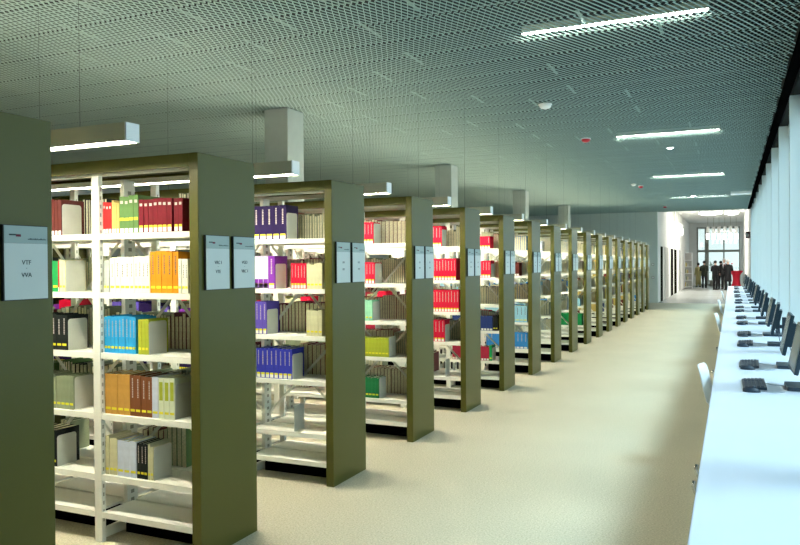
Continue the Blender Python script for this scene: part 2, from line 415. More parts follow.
# ------------------------------------------------------------------ books: plan every book first
END = 'END'
ROWS = {   # (case, level): runs of (x left, x right, colour, count, height)
 (1, 5): [(-3.812,-3.786,'brown',1,.22),(-3.782,-3.726,'brown',2,.22),(-3.718,0,END,1,.19),(-3.385,-3.317,'red',3,.185),(-3.315,-3.262,'tan',3,.185),(-3.259,-3.113,'green',4,.215),(-3.11,-2.87,'maroon',7,.19),(-2.855,-2.795,'maroon',2,.19)],
 (1, 4): [(-3.90,-3.757,'kelly',3,.19),(-3.757,-3.747,'red',1,.19),(-3.745,-3.697,'cream',2,.19),(-3.692,0,END,1,.19),(-3.385,-3.341,'grey',2,.19),(-3.336,-3.183,'white',4,.205),(-3.182,-3.033,'white',5,.21),(-3.03,-2.828,'orange',5,.235),(-2.826,-2.758,'white',3,.19)],
 (1, 3): [(-4.0,-3.69,'black',7,.215),(-3.679,0,END,1,.19),(-3.388,-3.143,'blue',9,.215),(-3.125,-3.048,'lime',3,.2),(-3.045,0,END,1,.19)],
 (1, 2): [(-4.0,-3.64,'sage',10,.2),(-3.63,0,END,1,.2),(-3.386,-3.193,'ochre',4,.235),(-3.192,-3.027,'brown2',4,.235),(-3.025,-2.98,'pale',1,.235),(-2.978,-2.864,'whitegreen',3,.235),(-2.86,0,END,1,.2)],
 (1, 1): [(-4.0,-3.79,'black',4,.22),(-3.783,0,END,1,.19),(-3.386,-3.297,'cream',3,.215),(-3.292,-3.148,'pale',3,.21),(-3.146,-3.066,'black',3,.205),(-3.062,-3.026,'cream',2,.2),(-3.018,0,END,1,.19)],
 (2, 5): [(-3.37,-3.07,'indigo',5,.26),(-3.065,0,END,1,.2)],
 (2, 4): [(-3.37,-3.237,'lavender',3,.25),(-3.235,-3.175,'purple',1,.25),(-3.168,0,END,1,.19),(-3.03,-2.90,'crimson',5,.19),(-2.895,-2.76,'cream',4,.19)],
 (2, 3): [(-3.36,-3.255,'violet',3,.25),(-3.248,0,END,1,.19),(-2.90,-2.765,'cream',4,.19)],
 (2, 2): [(-3.35,-3.031,'navy',8,.23),(-3.025,0,END,1,.19)],
 (2, 1): [(-3.015,0,END,1,.19)],
 (3, 5): [(-3.37,-3.069,'crimson',9,.2),(-3.06,0,END,1,.19)],
 (3, 4): [(-3.37,-3.056,'crimson',10,.2),(-3.05,0,END,1,.19)],
 (3, 3): [(-3.37,-3.083,'mint',8,.19),(-3.075,0,END,1,.18)],
 (3, 2): [(-3.37,-2.917,'lime',13,.175),(-2.91,0,END,1,.19)],
 (3, 1): [(-3.37,-3.021,'forest',10,.19),(-3.014,0,END,1,.19)],
 (4, 5): [(-3.37,-2.949,'crimson',11,.23),(-2.943,0,END,1,.19)],
 (4, 4): [(-3.37,-2.779,'crimson',17,.24)],
 (4, 3): [(-3.37,-2.747,'crimson',18,.24)],
 (4, 2): [(-3.37,-2.92,'crimson',11,.24),(-2.912,0,END,1,.19)],
 (4, 1): [(-2.914,0,END,1,.19)],
 (5, 5): [(-3.37,-2.844,'crimson',14,.16)],
 (5, 4): [(-3.37,-2.841,'crimson',14,.22),(-2.832,0,END,1,.18)],
 (5, 3): [],
 (5, 2): [(-3.37,-2.817,'navy2',14,.19),(-2.812,-2.75,'black',2,.2)],
 (5, 1): [(-3.37,-2.867,'wine',14,.18),(-2.865,-2.83,'kelly',1,.2),(-2.822,0,END,1,.17)],
 (6, 5): [], (6, 4): [(-3.3,-2.86,'brown',12,.2)], (6, 3): [(-3.37, -2.95, 'tan', 12, .17)],
 (6, 2): [(-3.37,-2.745,'skyblue',11,.24)],
 (6, 1): [(-3.37,-2.739,'azure',11,.24)],
 (9, 1): [(-3.37, -2.76, 'kelly', 18, .24)], (9, 2): [(-3.37, -2.8, 'skyblue', 18, .15)],
}
PAL = {0: ['sage', 'cream', 'maroon', 'blue'], 1: ['maroon', 'sage', 'cream', 'brown', 'green', 'pink'], 2: ['purple', 'indigo', 'cream', 'violet', 'crimson'],
 3: ['crimson', 'lime', 'forest', 'sage', 'cream'], 4: ['crimson', 'wine', 'cream'], 5: ['crimson', 'navy2', 'cream', 'wine'], 6: ['brown', 'tan', 'skyblue', 'azure'],
 7: ['white', 'pale', 'azure', 'skyblue'], 8: ['white', 'pale', 'azure'], 9: ['tan', 'cream', 'sage', 'brown'], 10: ['tan', 'white', 'brown'],
 11: ['tan', 'cream', 'yellow', 'white'], 12: ['brown', 'tan', 'navy2', 'white'], 13: ['maroon', 'azure', 'tan', 'cream'], 14: ['navy2', 'brown', 'cream', 'tan']}
REAR = {1: ['sage', 'black', 'sage', 'green', 'brown'], 2: ['brown2', 'sage', 'maroon', 'sage'], 3: ['maroon', 'brown2', 'sage'], 4: ['sage', 'sage', 'brown'], }
BK = []   # dict(x,w,yf,z,h,d,col,case,lev,bay,rear,k)
ENDS = []
posts = posts_x(); rights = [PX - PT] + posts
def bay_of(x):
    for b in range(BAYS):
        if x > posts[b]: return b
    return BAYS - 1
def run(u, lev, xa, xb, col, n, h, rear=False):
    yf = Y0 + STEP * u + (.028 if not rear else DEP - .028)
    z = LEV[u][lev]; w = (xb - xa) / n
    d = .16 + (.012 if h > .21 else 0)
    dj = R.uniform(-.004, .004)
    vary = 0 if n <= 1 else (.004 if col not in ('sage', 'cream', 'tan', 'brown') else .012)
    for k in range(n):
        BK.append(dict(x=xa + k * w + .0006, w=w - .0012, yf=yf, z=z, h=h + R.uniform(-vary, vary), d=d + dj + R.uniform(-.003, .003), col=col, u=u, lev=lev,
                       bay=bay_of(xa + (k + .5) * w), rear=rear, k=k, n=n, j=R.uniform(0, .004)))
for u in range(NU):
    nb = BAYS if u < 6 else (2 if u < 11 else 1)
    for lev in range(1, 6):
        gap = (LEV[u] + [2.17])[lev + 1] - LEV[u][lev]
        maxh = min(.27, gap - .05)
        given = ROWS.get((u, lev))
        donebays = set()
        if given is not None:
            donebays = {0}
            if u == 1: donebays = {0, 1}
            for (xa, xb, col, n, h) in given:
                if col == END: ENDS.append((u, lev, xa, h))
                elif col == 'sage' or xa < -3.9: run(u, lev, max(xa, posts[1] + .062), xb, col, n, h)
                else: run(u, lev, xa, xb, col, n, h)
        for b in range(nb):
            xl = posts[b] + .062; xr = rights[b] - .006
            if b not in donebays and not (u > 2 and lev == 1 and R.random() < .5):
                x = xl; fill = xl + (xr - xl) * R.uniform(.45, .92)
                while x < fill - .05:
                    n = R.randint(3, 9); w = R.uniform(.018, .034); n = min(n, int((fill - x) / w))
                    if n < 1: break
                    run(u, lev, x, x + n * w, R.choice(PAL.get(u, PAL[9 + u % 6])), n, min(maxh, R.uniform(.17, .25))); x += n * w + .001
                if x < xr - .05: ENDS.append((u, lev, x + .003, .17))
            # rear half, spines turned away from the camera
            if u > 6 and b > 0: continue
            x = xl; fill = xl + (xr - xl) * (R.uniform(.86, .99) if lev > 1 else R.uniform(.0, .6))
            if (u, b) == (2, 0) and lev <= 1: continue
            if (u, b) == (3, 0) and lev == 1: fill = xr
            while x < fill - .03:
                n = R.randint(4, 14); w = R.uniform(.020, .042); n = min(n, int((fill - x) / w))
                if n < 1: break
                run(u, lev, x, x + n * w, R.choice(REAR.get(u, PAL.get(u, PAL[9 + u % 6]) + ['sage'])), n, min(maxh, R.uniform(.19, .245)), True); x += n * w + .001
# ------------------------------------------------------------------ camera
cd = bpy.data.cameras.new('camera'); cam = bpy.data.objects.new('camera', cd); C.objects.link(cam); sc.camera = cam
fw = Vector((-math.sin(YAW) * math.cos(PITCH), math.cos(YAW) * math.cos(PITCH), -math.sin(PITCH)))
r1 = Vector((math.cos(YAW), math.sin(YAW), 0)); u1 = r1.cross(fw)
r2 = r1 * math.cos(ROLL) + u1 * math.sin(ROLL); u2 = -r1 * math.sin(ROLL) + u1 * math.cos(ROLL)
mw = Matrix(((r2.x, u2.x, -fw.x, 0), (r2.y, u2.y, -fw.y, 0), (r2.z, u2.z, -fw.z, CAM_H), (0, 0, 0, 1)))
cam.matrix_world = mw; cd.sensor_width = 36; cd.sensor_fit = 'HORIZONTAL'; cd.lens = FPX / W * 36; cd.clip_start = .02; cd.clip_end = 300
# ------------------------------------------------------------------ which 300 books show largest
bv = []; bf = []; owner = []
def bbox(a, b, own):
    n = len(bv)
    x0, y0, z0 = a; x1, y1, z1 = b
    bv.extend([(x0, y0, z0), (x1, y0, z0), (x1, y1, z0), (x0, y1, z0), (x0, y0, z1), (x1, y0, z1), (x1, y1, z1), (x0, y1, z1)])
    for q in FB: bf.append([int(i) + n for i in q]); owner.append(own)
for i, b in enumerate(BK):
    ya, yb = (b['yf'], b['yf'] + b['d']) if not b['rear'] else (b['yf'] - b['d'], b['yf'])
    bbox((b['x'], ya, b['z']), (b['x'] + b['w'], yb, b['z'] + b['h']), i)
for u in range(NU):
    y = Y0 + STEP * u
    bbox((PX - PT, y, 0), (PX, y + DEP, TOPZ), -1)
    for z in LEV[u]:
        bbox((XE, y, z - .034), (PX - PT, y + DEP, z), -1)
    for x in posts: bbox((x, y, 0), (x + .055, y + .03, 2.1), -1)
for u, lev, x, h in ENDS:
    bbox((x, Y0 + STEP * u + .03, LEV[u][lev]), (x + .002, Y0 + STEP * u + .17, LEV[u][lev] + h), -1)
tree = BVHTree.FromPolygons(bv, bf)
cnt = {}
o_ = Vector((0, 0, CAM_H))
for yy in range(150, 520, 2):
    for xx in range(48, 660, 1):
        d = fw + r2 * ((xx + .5 - 400) / FPX) - u2 * ((yy + .5 - 272.5) / FPX)
        hit = tree.ray_cast(o_, d)
        if hit[2] is not None and owner[hit[2]] >= 0:
            cnt[owner[hit[2]]] = cnt.get(owner[hit[2]], 0) + 1
top = set(sorted(cnt, key=lambda i: -cnt[i])[:298])
# ------------------------------------------------------------------ books: build
LEVW = {5: 'top shelf', 4: 'second shelf down', 3: 'third shelf down', 2: 'fourth shelf down', 1: 'fifth shelf down'}
PALE = ('white', 'grey', 'cream', 'lavender', 'pale', 'whitegreen', 'tan', 'mint', 'skyblue', 'orange', 'lime', 'ochre', 'yellow')
LABC = {'white': 'y', 'orange': 'y', 'blue': 'y', 'lime': 'y', 'brown2': 'y', 'ochre': 'y', 'grey': 'y', 'maroon': 'yw', 'crimson': 'yw', 'indigo': 'yw', 'navy': 'yw',
        'purple': 'yw', 'lavender': 'yw', 'violet': 'yw', 'black': 'y', 'red': 'w', 'green': 'w', 'forest': 'y', 'mint': 'y', 'pale': 'y', 'whitegreen': 'y', 'cream': 'y', 'tan': 'w',
        'navy2': 'w', 'wine': 'w', 'kelly': 'y', 'skyblue': 'y', 'azure': 'w', 'brown': 'w'}
def book_boxes(b, cov, pag, ox=0, oy=0, oz=0, CM=0, PM=0):
    t = (.0018 if b['w'] < .02 else .0026) if not b['rear'] else .0013
    x0, x1 = b['x'] - ox, b['x'] + b['w'] - ox; z0 = b['z'] - oz + .0004; z1 = z0 + b['h']
    s = -1 if b['rear'] else 1
    yf = b['yf'] - oy + s * b['j']; yb = yf + s * b['d']
    lo, hi = min(yf, yb), max(yf, yb)
    cov.box((x0, lo, z0), (x0 + t, hi, z1), CM); cov.box((x1 - t, lo, z0), (x1, hi, z1), CM)
    ys_ = (yf, yf + s * .003)
    cov.box((x0 + t, min(ys_), z0), (x1 - t, max(ys_), z1), CM, (2, 0, 1) if s > 0 else (4, 0, 1))
    ya = yf + s * .003; yb2 = yb - s * .004
    pag.box((x0 + t, min(ya, yb2), z0 + .002), (x1 - t, max(ya, yb2), z1 - .004), PM)
    return x0 + t * .3, x1 - t * .3, yf, z0, z1
def dress(b, mb, x0, x1, yf, z0, h, mi_t, lab):
    """spine lettering and shelf-mark label, a fraction of a millimetre proud of the spine"""
    w = x1 - x0
    if lab:
        zz = .028
        if 'w' in lab: mb.box((x0 + w * .1, yf - .0009, z0 + .004), (x1 - w * .1, yf - .0001, z0 + zz), lab['w'])
        if 'y' in lab:
            za = z0 + (zz if 'w' in lab else .026)
            mb.box((x0 + w * .1, yf - .0009, za), (x1 - w * .1, yf - .0001, za + .014), lab['y'])
covkeys = list(BC)
stuff_books = MB(); SM = [M['b_' + k] for k in covkeys] + [M['page'], M['lab_y'], M['lab_w'], M['title'], M['titled']]
SI = {k: i for i, k in enumerate(covkeys)}; nP = len(covkeys)
# count books of one colour run-by-run so that every label can say which one it is
def runkey(b): return (b['u'], b['lev'], b['bay'], b['rear'], b['col'])
seq = {}
for i, b in enumerate(BK): seq.setdefault(runkey(b), []).append(i)
for kk in seq: seq[kk].sort(key=lambda i: BK[i]['x'])
for i, b in enumerate(BK):
    if i not in top:
        x0, x1, yf, z0, z1 = book_boxes(b, stuff_books, stuff_books, 0, 0, 0, SI[b['col']], nP)
        if not b['rear'] and b['u'] < 9:
            lk = LABC.get(b['col'], 'y'); lab = {}
            if 'w' in lk: lab['w'] = nP + 2
            if 'y' in lk: lab['y'] = nP + 1
            dress(b, stuff_books, x0, x1, yf, z0, b['h'], 0, lab)
        continue
    ox, oy, oz = b['x'] + b['w'] / 2, b['yf'] + (.08 if not b['rear'] else -.08), b['z']
    cov = MB(); pag = MB(); q = seq[runkey(b)]; pos = q.index(i); n = len(q)
    near = b['u'] <= 2
    x0, x1, yf, z0, z1 = book_boxes(b, cov, pag if near else cov, ox, oy, oz, 0, 0 if near else 1)
    h = z1 - z0; w = x1 - x0
    tk = 2 if b['col'] not in PALE else 3
    if not b['rear']:
        if near or b['col'] in ('crimson', 'azure', 'skyblue'):
            if b['col'] in ('crimson', 'navy', 'indigo', 'violet', 'purple', 'black', 'brown2', 'blue', 'white', 'orange', 'azure', 'skyblue'):
                zz = z0 + h * .45
                while zz < z0 + h * (.90 if b['col'] != 'white' else .8):
                    dz = h * R.choice((.02, .03, .045)); cov.box((x0 + w * .4, yf - .0008, zz), (x0 + w * .60, yf - .0001, zz + dz), tk); zz += dz + h * .012
        if b['col'] in ('maroon', 'green', 'red') : cov.box((x0 + w * .2, yf - .0009, z0 + h * .80), (x1 - w * .2, yf - .0001, z0 + h * .88), 2)
        if b['col'] == 'lavender': cov.box((x0 + w * .05, yf - .0009, z0 + h * .30), (x1 - w * .05, yf - .0001, z0 + h * .97), 5); cov.box((x0 + w * .05, yf - .0009, z0 + .004), (x1 - w * .05, yf - .0001, z0 + h * .29), 6)
        if b['col'] == 'whitegreen': cov.box((x0 + w * .15, yf - .0009, z0 + h * .45), (x1 - w * .15, yf - .0001, z0 + h * .9), 7)
        if b['col'] == 'green': cov.box((x0 + w * .05, yf - .0007, z0 + h * .34), (x1 - w * .05, yf - .0001, z0 + h * .42), 4)
    mats = [M['b_' + b['col']], M['page'], M['title'], M['titled'], M['lab_y'], M['lab_w'], M['b_purple'], M['b_lime']]
    lk = LABC.get(b['col'], 'y'); lab = {}
    if 'w' in lk: lab['w'] = 5
    if 'y' in lk: lab['y'] = 4
    sep = near and not b['rear'] and b['col'] != 'lavender'
    lb = MB()
    if not b['rear']: dress(b, lb if sep else cov, x0, x1, yf, z0, h, 0, lab)
    o = cov.obj('book', mats); o.location = (ox, oy, oz)
    if near: pag.obj('page_block', M['page'], o)
    if sep and lb.v:
        lo = lb.obj('spine_label', mats, o)
    who = '%s book' % WORD[b['col']]
    if b['rear']: where = '%s' % LEVW[b['lev']]
    else: where = LEVW[b['lev']]
    bay = ['first bay from aisle', 'second bay from aisle', 'third bay from aisle', 'fourth bay from aisle'][b['bay']]
    pl = 'leftmost' if pos == 0 and n > 1 else ('only one' if n == 1 else '%s from left' % ORD[pos])
    if b['rear']: lab_ = '%s, %s, page-edge out, %s, %s, %s bookcase' % (who, pl, LEVW[b['lev']], bay.replace(' from aisle', ''), ORD[b['u']])
    else: lab_ = '%s, %s, %s, %s, %s bookcase' % (who, pl, LEVW[b['lev']], bay.replace(' from aisle', ''), ORD[b['u']])
    tag(o, lab_, 'book', 'library books on the bookcases')
so = stuff_books.obj('book_rows', SM)
tag(so, 'remaining books packed on the library shelves', 'books', None, 'stuff')
# bookends
def bookend_mesh(h):
    d = .145; mb = MB(); n = 6; r = .018
    prof = [(0, 0), (d, 0)]
    for k in range(n + 1): a = PI / 2 * k / n; prof.append((d - r + r * math.cos(a), h - r + r * math.sin(a)))
    for k in range(n + 1): a = PI / 2 + PI / 2 * k / n; prof.append((r + r * math.cos(a), h - r + r * math.sin(a)))
    mb.loft([[(x, y, z + .0004) for y, z in prof] for x in (0, .0018)])
    return mb
for u, lev, x, h in ENDS:
    if u > 7: continue
    t = bookend_mesh(h).obj('bookend', M['bookend']); t.location = (x, Y0 + STEP * u + .03, LEV[u][lev])
    MB().box((.002, .02, .0004), (.028, .12, .0022)).obj('bookend_foot', M['bookend'], t)
    b_ = ['first', 'second', 'third', 'fourth'][bay_of(x)]
    same = sorted([e for e in ENDS if e[0] == u and e[1] == lev and bay_of(e[2]) == bay_of(x)], key=lambda e: e[2])
    tag(t, 'pale metal bookend on the %s, %s bay from aisle, %s bookcase' % (LEVW[lev], b_, ORD[u]), 'bookend', 'metal bookends')
# small shelf levels' gap filler for the empty levels is real empty shelf, as photographed
# ------------------------------------------------------------------ code sheets on the end panels
TXT = {(0, 1): ('VTF', 'VVA'), (1, 0): ('VRC I', 'VTE'), (1, 1): ('VGD', 'VRC I')}
def sign(u, side):
    y0 = Y0 + STEP * u + (.043 if side == 0 else (.291 if u else .279)); w = .208; z0 = 1.495; h = .302
    far = u > 5
    known = (u, side) in TXT
    if known: lab = 'white shelf code sheet reading %s - %s on the %s bookcase end' % (TXT[(u, side)][0], TXT[(u, side)][1], ORD[u])
    else: lab = 'white shelf code sheet, %s of the pair on the %s bookcase end' % ('left' if side == 0 else 'right', ORD[u])
    t = thing('shelf_sign', (PX, y0, z0), lab, 'sign', 'white code sheets on the bookcase ends')
    MB().box((.0005, -.002, -.002), (.014, w + .002, h + .002)).obj('shadow_backing', M['signshadow'], t)  # black-sided box, its dark rim drawn as the sheet's shadow edge
    MB().box((.0142, .003, .001), (.017, w - .001, h * .76)).obj('sheet', M['signface'], t)
    MB().box((.0142, .003, h * .762), (.017, w - .001, h - .001)).obj('header', M['signhead'], t)
    if u > 9: return
    lg = MB().box((.0172, w * .12, h * .865), (.0178, w * .27, h * .885)).box((.0172, w * .27, h * .85), (.0178, w * .38, h * .882), 1)
    lg.obj('logo', [M['ink'], M['inkred']], t)
    # thin line of small lettering in the header
    sl = MB(); rr = random.Random(u * 7 + side)
    y = w * .54
    while y < w * .93:
        a = w * rr.choice((.012, .016, .022)); sl.box((.0172, y, h * .812), (.0178, y + a, h * (.824 if rr.random() < .65 else .834))); y += a + w * .008
    sl.obj('header_line', M['ink'], t)
    a_, b_ = TXT.get((u, side), (None, None))
    if a_:
        for s_, zz, sz in ((a_, .50, .026), ('-', .43, .02), (b_, .33, .026)):
            me = share('txt' + s_, lambda: text_mesh(s_, sz)); 
            if not me.materials: me.materials.append(M['ink'])
            o = bpy.data.objects.new('code_text', me); C.objects.link(o); o.parent = t
            o.location = (.0178, w * .5, h * zz); o.rotation_euler = (PI / 2, 0, PI / 2)
    else:
        for zz in (.50, .33):
            k = MB()
            for j in range(3):
                yy = w * (.42 + .055 * j); k.box((.0172, yy, h * zz - .007), (.0178, yy + .004, h * zz + .007)).box((.0172, yy + .004, h * zz + .003), (.0178, yy + .008, h * zz + .007))
            k.obj('code_text', M['ink'], t)
for u in range(NU):
    for s_ in (0, 1): sign(u, s_)
# ------------------------------------------------------------------ pendant lamps between the rows
def pendant_lamp():
    Lp = XE + .2 - PX
    t = thing('pendant_lamp', (PX, 0, 2.235), '', 'lamp', 'linear lamps hanging between the bookcases')
    MB().box((Lp, -.040, .018), (-.012, .040, .060)).box((Lp, -.043, .0), (-.012, -.040, .090)).box((Lp, .040, .0), (-.012, .043, .090)).obj('lamp_body', M['lampbody'], t)
    MB().box((-.0115, -.044, 0), (-.001, .044, .0905)).obj('end_cap', M['lampcap'], t)
    MB().box((Lp + .01, -.038, .006), (-.013, .038, .0175)).obj('diffuser', M['tube'], t)
    MB().box((Lp + .01, -.03, .0605), (-.05, .03, .064)).obj('added_uplight', M['addedlight'], t)  # glowing strip added on top to light the ceiling
    for x in (-.35, Lp + .35): MB().tube([(x, 0, .0645), (x, 0, CEIL - 2.235)], .0010, 5).obj('cable', M['void'], t)
    return t
proto = pendant_lamp()
for u in range(NU - 1):
    o = proto if u == 0 else copy_tree(proto)
    o.location = (PX, Y0 + STEP * u + (DEP + STEP) / 2, 2.235)
    o['label'] = 'linear hanging lamp over the gap between the %s and %s bookcases' % (ORD[u] , ORD[u + 1])
# ------------------------------------------------------------------ ceiling fittings
for i, y in enumerate((6.69, 12.80, 19.12, 25.35)):
    t = thing('ceiling_strip_light', (-.96, y, CEIL), 'thin white strip light in the mesh ceiling, %s' % ['long bright one nearest the camera', 'second down the aisle', 'third down the aisle', 'farthest down the aisle'][i], 'light', 'strip lights in the mesh ceiling')
    MB().box((-.79, -.03, .0365), (.79, .03, .10)).obj('housing', M['lampbody'], t)
    MB().box((-.785, -.026, .030), (.785, .026, .036)).obj('diffuser', M['strip'], t)
def dome(name, x, y, r, m_, lab, cat, grp, hh=.05):
    t = thing(name, (x, y, CEIL), lab, cat, grp)
    MB().lathe((0, 0, -.022), [(r * 1.15, 0), (r * 1.15, .014), (r * .5, .015), (r * .5, .03)], 20).obj('base_ring', M['lampcap'], t, True)
    MB().lathe((0, 0, -.0225 - hh), [(r * .3, 0), (r * .75, hh * .2), (r, hh * .6), (r, hh)], 20).obj('housing', m_, t, True)
dome('loudspeaker', -2.20, 9.54, .075, M['lampcap'], 'white dome fitting nearest in the mesh ceiling', 'detector', None)
for (x, y, l_) in ((-2.20, 12.46, 'nearest of the three small red alarms'), (-2.22, 20.75, 'middle of the three small red alarms'), (-2.22, 28.66, 'farthest of the three small red alarms')):
    dome('alarm', x, y, .07 if y < 15 else .06, M['red'], l_ + ' on the mesh ceiling', 'alarm', 'red alarms on the ceiling', .05)
for (x, y, l_) in ((-1.0, 14.04, 'nearest'), (-1.08, 24.43, 'farther')):
    t = thing('spot_light', (x, y, CEIL), l_ + ' small bright round spot in the mesh ceiling', 'light', 'round ceiling spots')
    MB().lathe((0, 0, -.03), [(.07, 0), (.07, .02)], 20).obj('trim_ring', M['lampcap'], t, True)
    MB().lathe((0, 0, -.042), [(.03, 0), (.05, .0115)], 20).obj('lens', M['spot'], t, True)
dome('smoke_detector', -2.34, 20.2, .06, M['lampcap'], 'small white smoke detector beside the middle red alarm', 'detector', None, .04)
t = thing('projector_box', (.25, 24.1, CEIL), 'flat white box fitting in the ceiling near the window wall', 'fitting')
MB().box((-.28, -.3, -.06), (.28, .3, .013)).obj('housing', M['lampcap'], t, bevel=.004)
# ------------------------------------------------------------------ long desk and work stations
DX0, DX1, DZ = -.130, .64, .74
t = thing('long_desk', (0, 0, 0), 'long white desk running the whole length of the window wall', 'desk')
MB().box((DX0, .35, DZ - .03), (DX1, 30.2, DZ)).obj('desktop', M['desk'], t, bevel=.004)
MB().box((DX1 - .06, .45, .35), (DX1 - .04, 30.1, DZ - .031)).obj('modesty_panel', M['white'], t)
for k in range(11):
    y = .9 + k * 2.87
    MB().box((DX0 + .14, y, 0), (DX0 + .19, y + .05, DZ - .031)).box((DX0 + .19, y, DZ - .09), (DX1 - .12, y + .05, DZ - .031)).box((DX1 - .12, y, 0), (DX1 - .07, y + .05, DZ - .031)).obj('leg_frame', M['white'], t)
def hook(y):
    a = [(DX0 + .03, y, DZ - .032), (DX0 + .03, y, DZ - .07)] + [(DX0 + .006 + .030 * math.cos(q), y, DZ - .07 + .04 * math.sin(q)) for q in (0, -.7, -1.5, -2.3, -3.1, -3.7)]
    MB().tube(a, .008, 6).obj('bag_hook', M['chrome'], t, True)
STN = []
for k in range(9):
    STN += [5.86 + 2.97 * k, 7.02 + 2.97 * k]
STN = [s for s in STN if s < 29.9]
for y in (3.40, 3.68): hook(y)
for y in (6.97, 8.89): hook(y)
def keyboard():
    t = thing('keyboard', (0, 0, 0), '', 'keyboard', 'dark keyboards on the long desk')
    mb = MB()
    pr = [(-.075, .004), (-.075, .014), (.075, .024), (.075, .004)]
    mb.loft([[(x, y, z) for x, z in pr] for y in (-.22, .22)])
    mb.obj('case', M['plastic'], t, bevel=.0015)
    km = MB()
    for r_ in range(5):
        for c_ in range(20):
            if c_ in (14,): continue
            x = -.062 + r_ * .025; y = -.208 + c_ * .0208
            z = .0145 + (x + .075) * .0667
            km.box((x, y, z), (x + .019, y + .0165, z + .006))
    km.obj('keys', M['keys'], t)
    MB().tube([(.075, .05, .012), (.12, .055, .006), (.16, .03, .005), (.195, .02, .005)], .0025, 6).obj('cable', M['cablegrey'], t, True)
    return t
def mouse():
    t = thing('mouse', (0, 0, 0), '', 'mouse', 'dark mice beside the keyboards')
    mb = MB(); rings = []
    for k in range(9):
        q = -1 + 2 * k / 8; w = .032 * math.sqrt(max(0.02, 1 - q * q * .96)); h_ = .034 * math.sqrt(max(.05, 1 - (q + .15) ** 2 * .8))
        rings.append([(q * .056, w * math.cos(a), .001 + max(0, h_ * math.sin(a))) for a in [PI * j / 8 for j in range(9)]])
    mb.loft(rings); mb.obj('shell', M['plastic'], t, True)
    MB().tube([(.0, -.003, .0335), (.012, -.003, .036), (.024, -.003, .0335)], .005, 6).obj('scroll_wheel', M['keys'], t)
    MB().tube([(.055, 0, .01), (.09, .01, .005), (.14, -.02, .005), (.19, .02, .005), (.205, .03, .005)], .0022, 6).obj('cable', M['cablegrey'], t, True)
    return t
def monitor():
    t = thing('monitor', (0, 0, 0), '', 'monitor', 'flat monitors along the window side of the desk')
    # origin on the desktop under the screen; screen faces -X and leans back
    foot = MB(); foot.loft([[(x, y, z) for x, y in ((-.03, -.13), (-.02, -.145), (.20, -.145), (.21, -.13), (.21, .13), (.20, .145), (-.02, .145), (-.03, .13))] for z in (.001, .026)])
    foot.obj('foot', M['plastic'], t)
    MB().loft([[(x, y, z) for x, y in ((.11 + z * .0, -.045), (.15, -.045), (.15, .045), (.11, .045))] for z in (.0265, .30)]).obj('stand_column', M['plastic'], t)
    head = bpy.data.objects.new('screen_head', MB().box((0, -.235, 0), (.028, .235, .335)).mesh('screen_head', M['bezel'], bevel=.003)); C.objects.link(head)
    head.parent = t; head.location = (.0, 0, .125); head.rotation_euler = (0, math.radians(11.5), 0)
    MB().box((-.0025, -.218, .03), (-.0004, .218, .318)).obj('screen', M['screen'], head)
    MB().box((.0282, -.15, .07), (.062, .15, .27)).obj('rear_shell', M['bezel'], head, bevel=.004)
    MB().tube([(.07, 0, .2), (.12, 0, .2)], .02, 8).obj('hinge', M['plastic'], t)
    MB().tube([(.06, -.10, .20), (.075, -.2, .14), (.085, -.275, .085), (.10, -.285, .045), (.14, -.24, .012), (.22, -.12, .006), (.25, .02, .005)], .0036, 6).obj('cable', M['cable'], t, True)
    return t
kb, ms, mo = keyboard(), mouse(), monitor()
for i, y in enumerate(STN):
    k_, m_, o_n = (kb, ms, mo) if i == 0 else (copy_tree(kb), copy_tree(ms), copy_tree(mo))
    a = R.uniform(-.025, .025)
    k_.location = (.135 + R.uniform(-.012, .012), y + .03, DZ + .0005); k_.rotation_euler.z = a
    m_.location = (.115 + R.uniform(-.015, .015), y - .27, DZ + .0005); m_.rotation_euler.z = R.uniform(-.12, .12)
    o_n.location = (.375, y, DZ + .0005); o_n.rotation_euler.z = R.uniform(-.05, .03)
    w_ = '%s from the camera along the long white desk' % ORD[i]
    k_['label'] = 'dark keyboard, ' + w_; m_['label'] = 'dark mouse, ' + w_; o_n['label'] = 'dark flat monitor, ' + w_
# ------------------------------------------------------------------ chairs
def chair():
    t = thing('chair', (0, 0, 0), '', 'chair', 'white shell chairs at the long desk')
    # faces +X, towards the desk; seat 0.45 high
    sh = MB(); n = 9
    prof = [(.20, .435), (.12, .455), (0, .448), (-.12, .447), (-.19, .47), (-.225, .53), (-.25, .62), (-.27, .72), (-.285, .775), (-.30, .80)]
    wid = [.17, .20, .205, .205, .195, .185, .18, .175, .165, .13]
    for s_ in (0, 1):
        pass
    rings = []
    for (x, z), w in zip(prof, wid):
        top_ = [(x - .018 * (1 - (j / 4 - 1) ** 2) * (0 if z < .5 else 1), w * (j / 4 - 1), z + .02 * ((j / 4 - 1) ** 2) * (1 if z < .5 else 0)) for j in range(9)]
        dx, dz = (0, -.009) if z < .5 else (-.009, -.002)
        bot = [(p[0] + dx, p[1], p[2] + dz) for p in reversed(top_)]
        rings.append(top_ + bot)
    sh.loft(rings).obj('seat_shell', M['chair'], t, True)
    for sx, sy in ((1, 1), (1, -1), (-1, 1), (-1, -1)):
        MB().tube([(sx * .10, sy * .12, .436), (sx * .17, sy * .19, .30), (sx * .21, sy * .22, .002)], .010, 8).obj('leg', M['chrome'], t, True)
    MB().tube([(.10, -.12, .434), (-.10, -.12, .434)], .009, 8).tube([(.10, .12, .434), (-.10, .12, .434)], .009, 8).obj('seat_frame', M['chrome'], t, True)
    return t
ch = chair()
CH = [(.070, 6.45, 'nearest white shell chair pushed up to the long desk'), (.060, 13.05, 'second white shell chair from the camera at the long desk'), (.03, 17.75, 'third white shell chair from the camera at the long desk'),
      (.03, 23.3, 'farthest white shell chair at the long desk')]
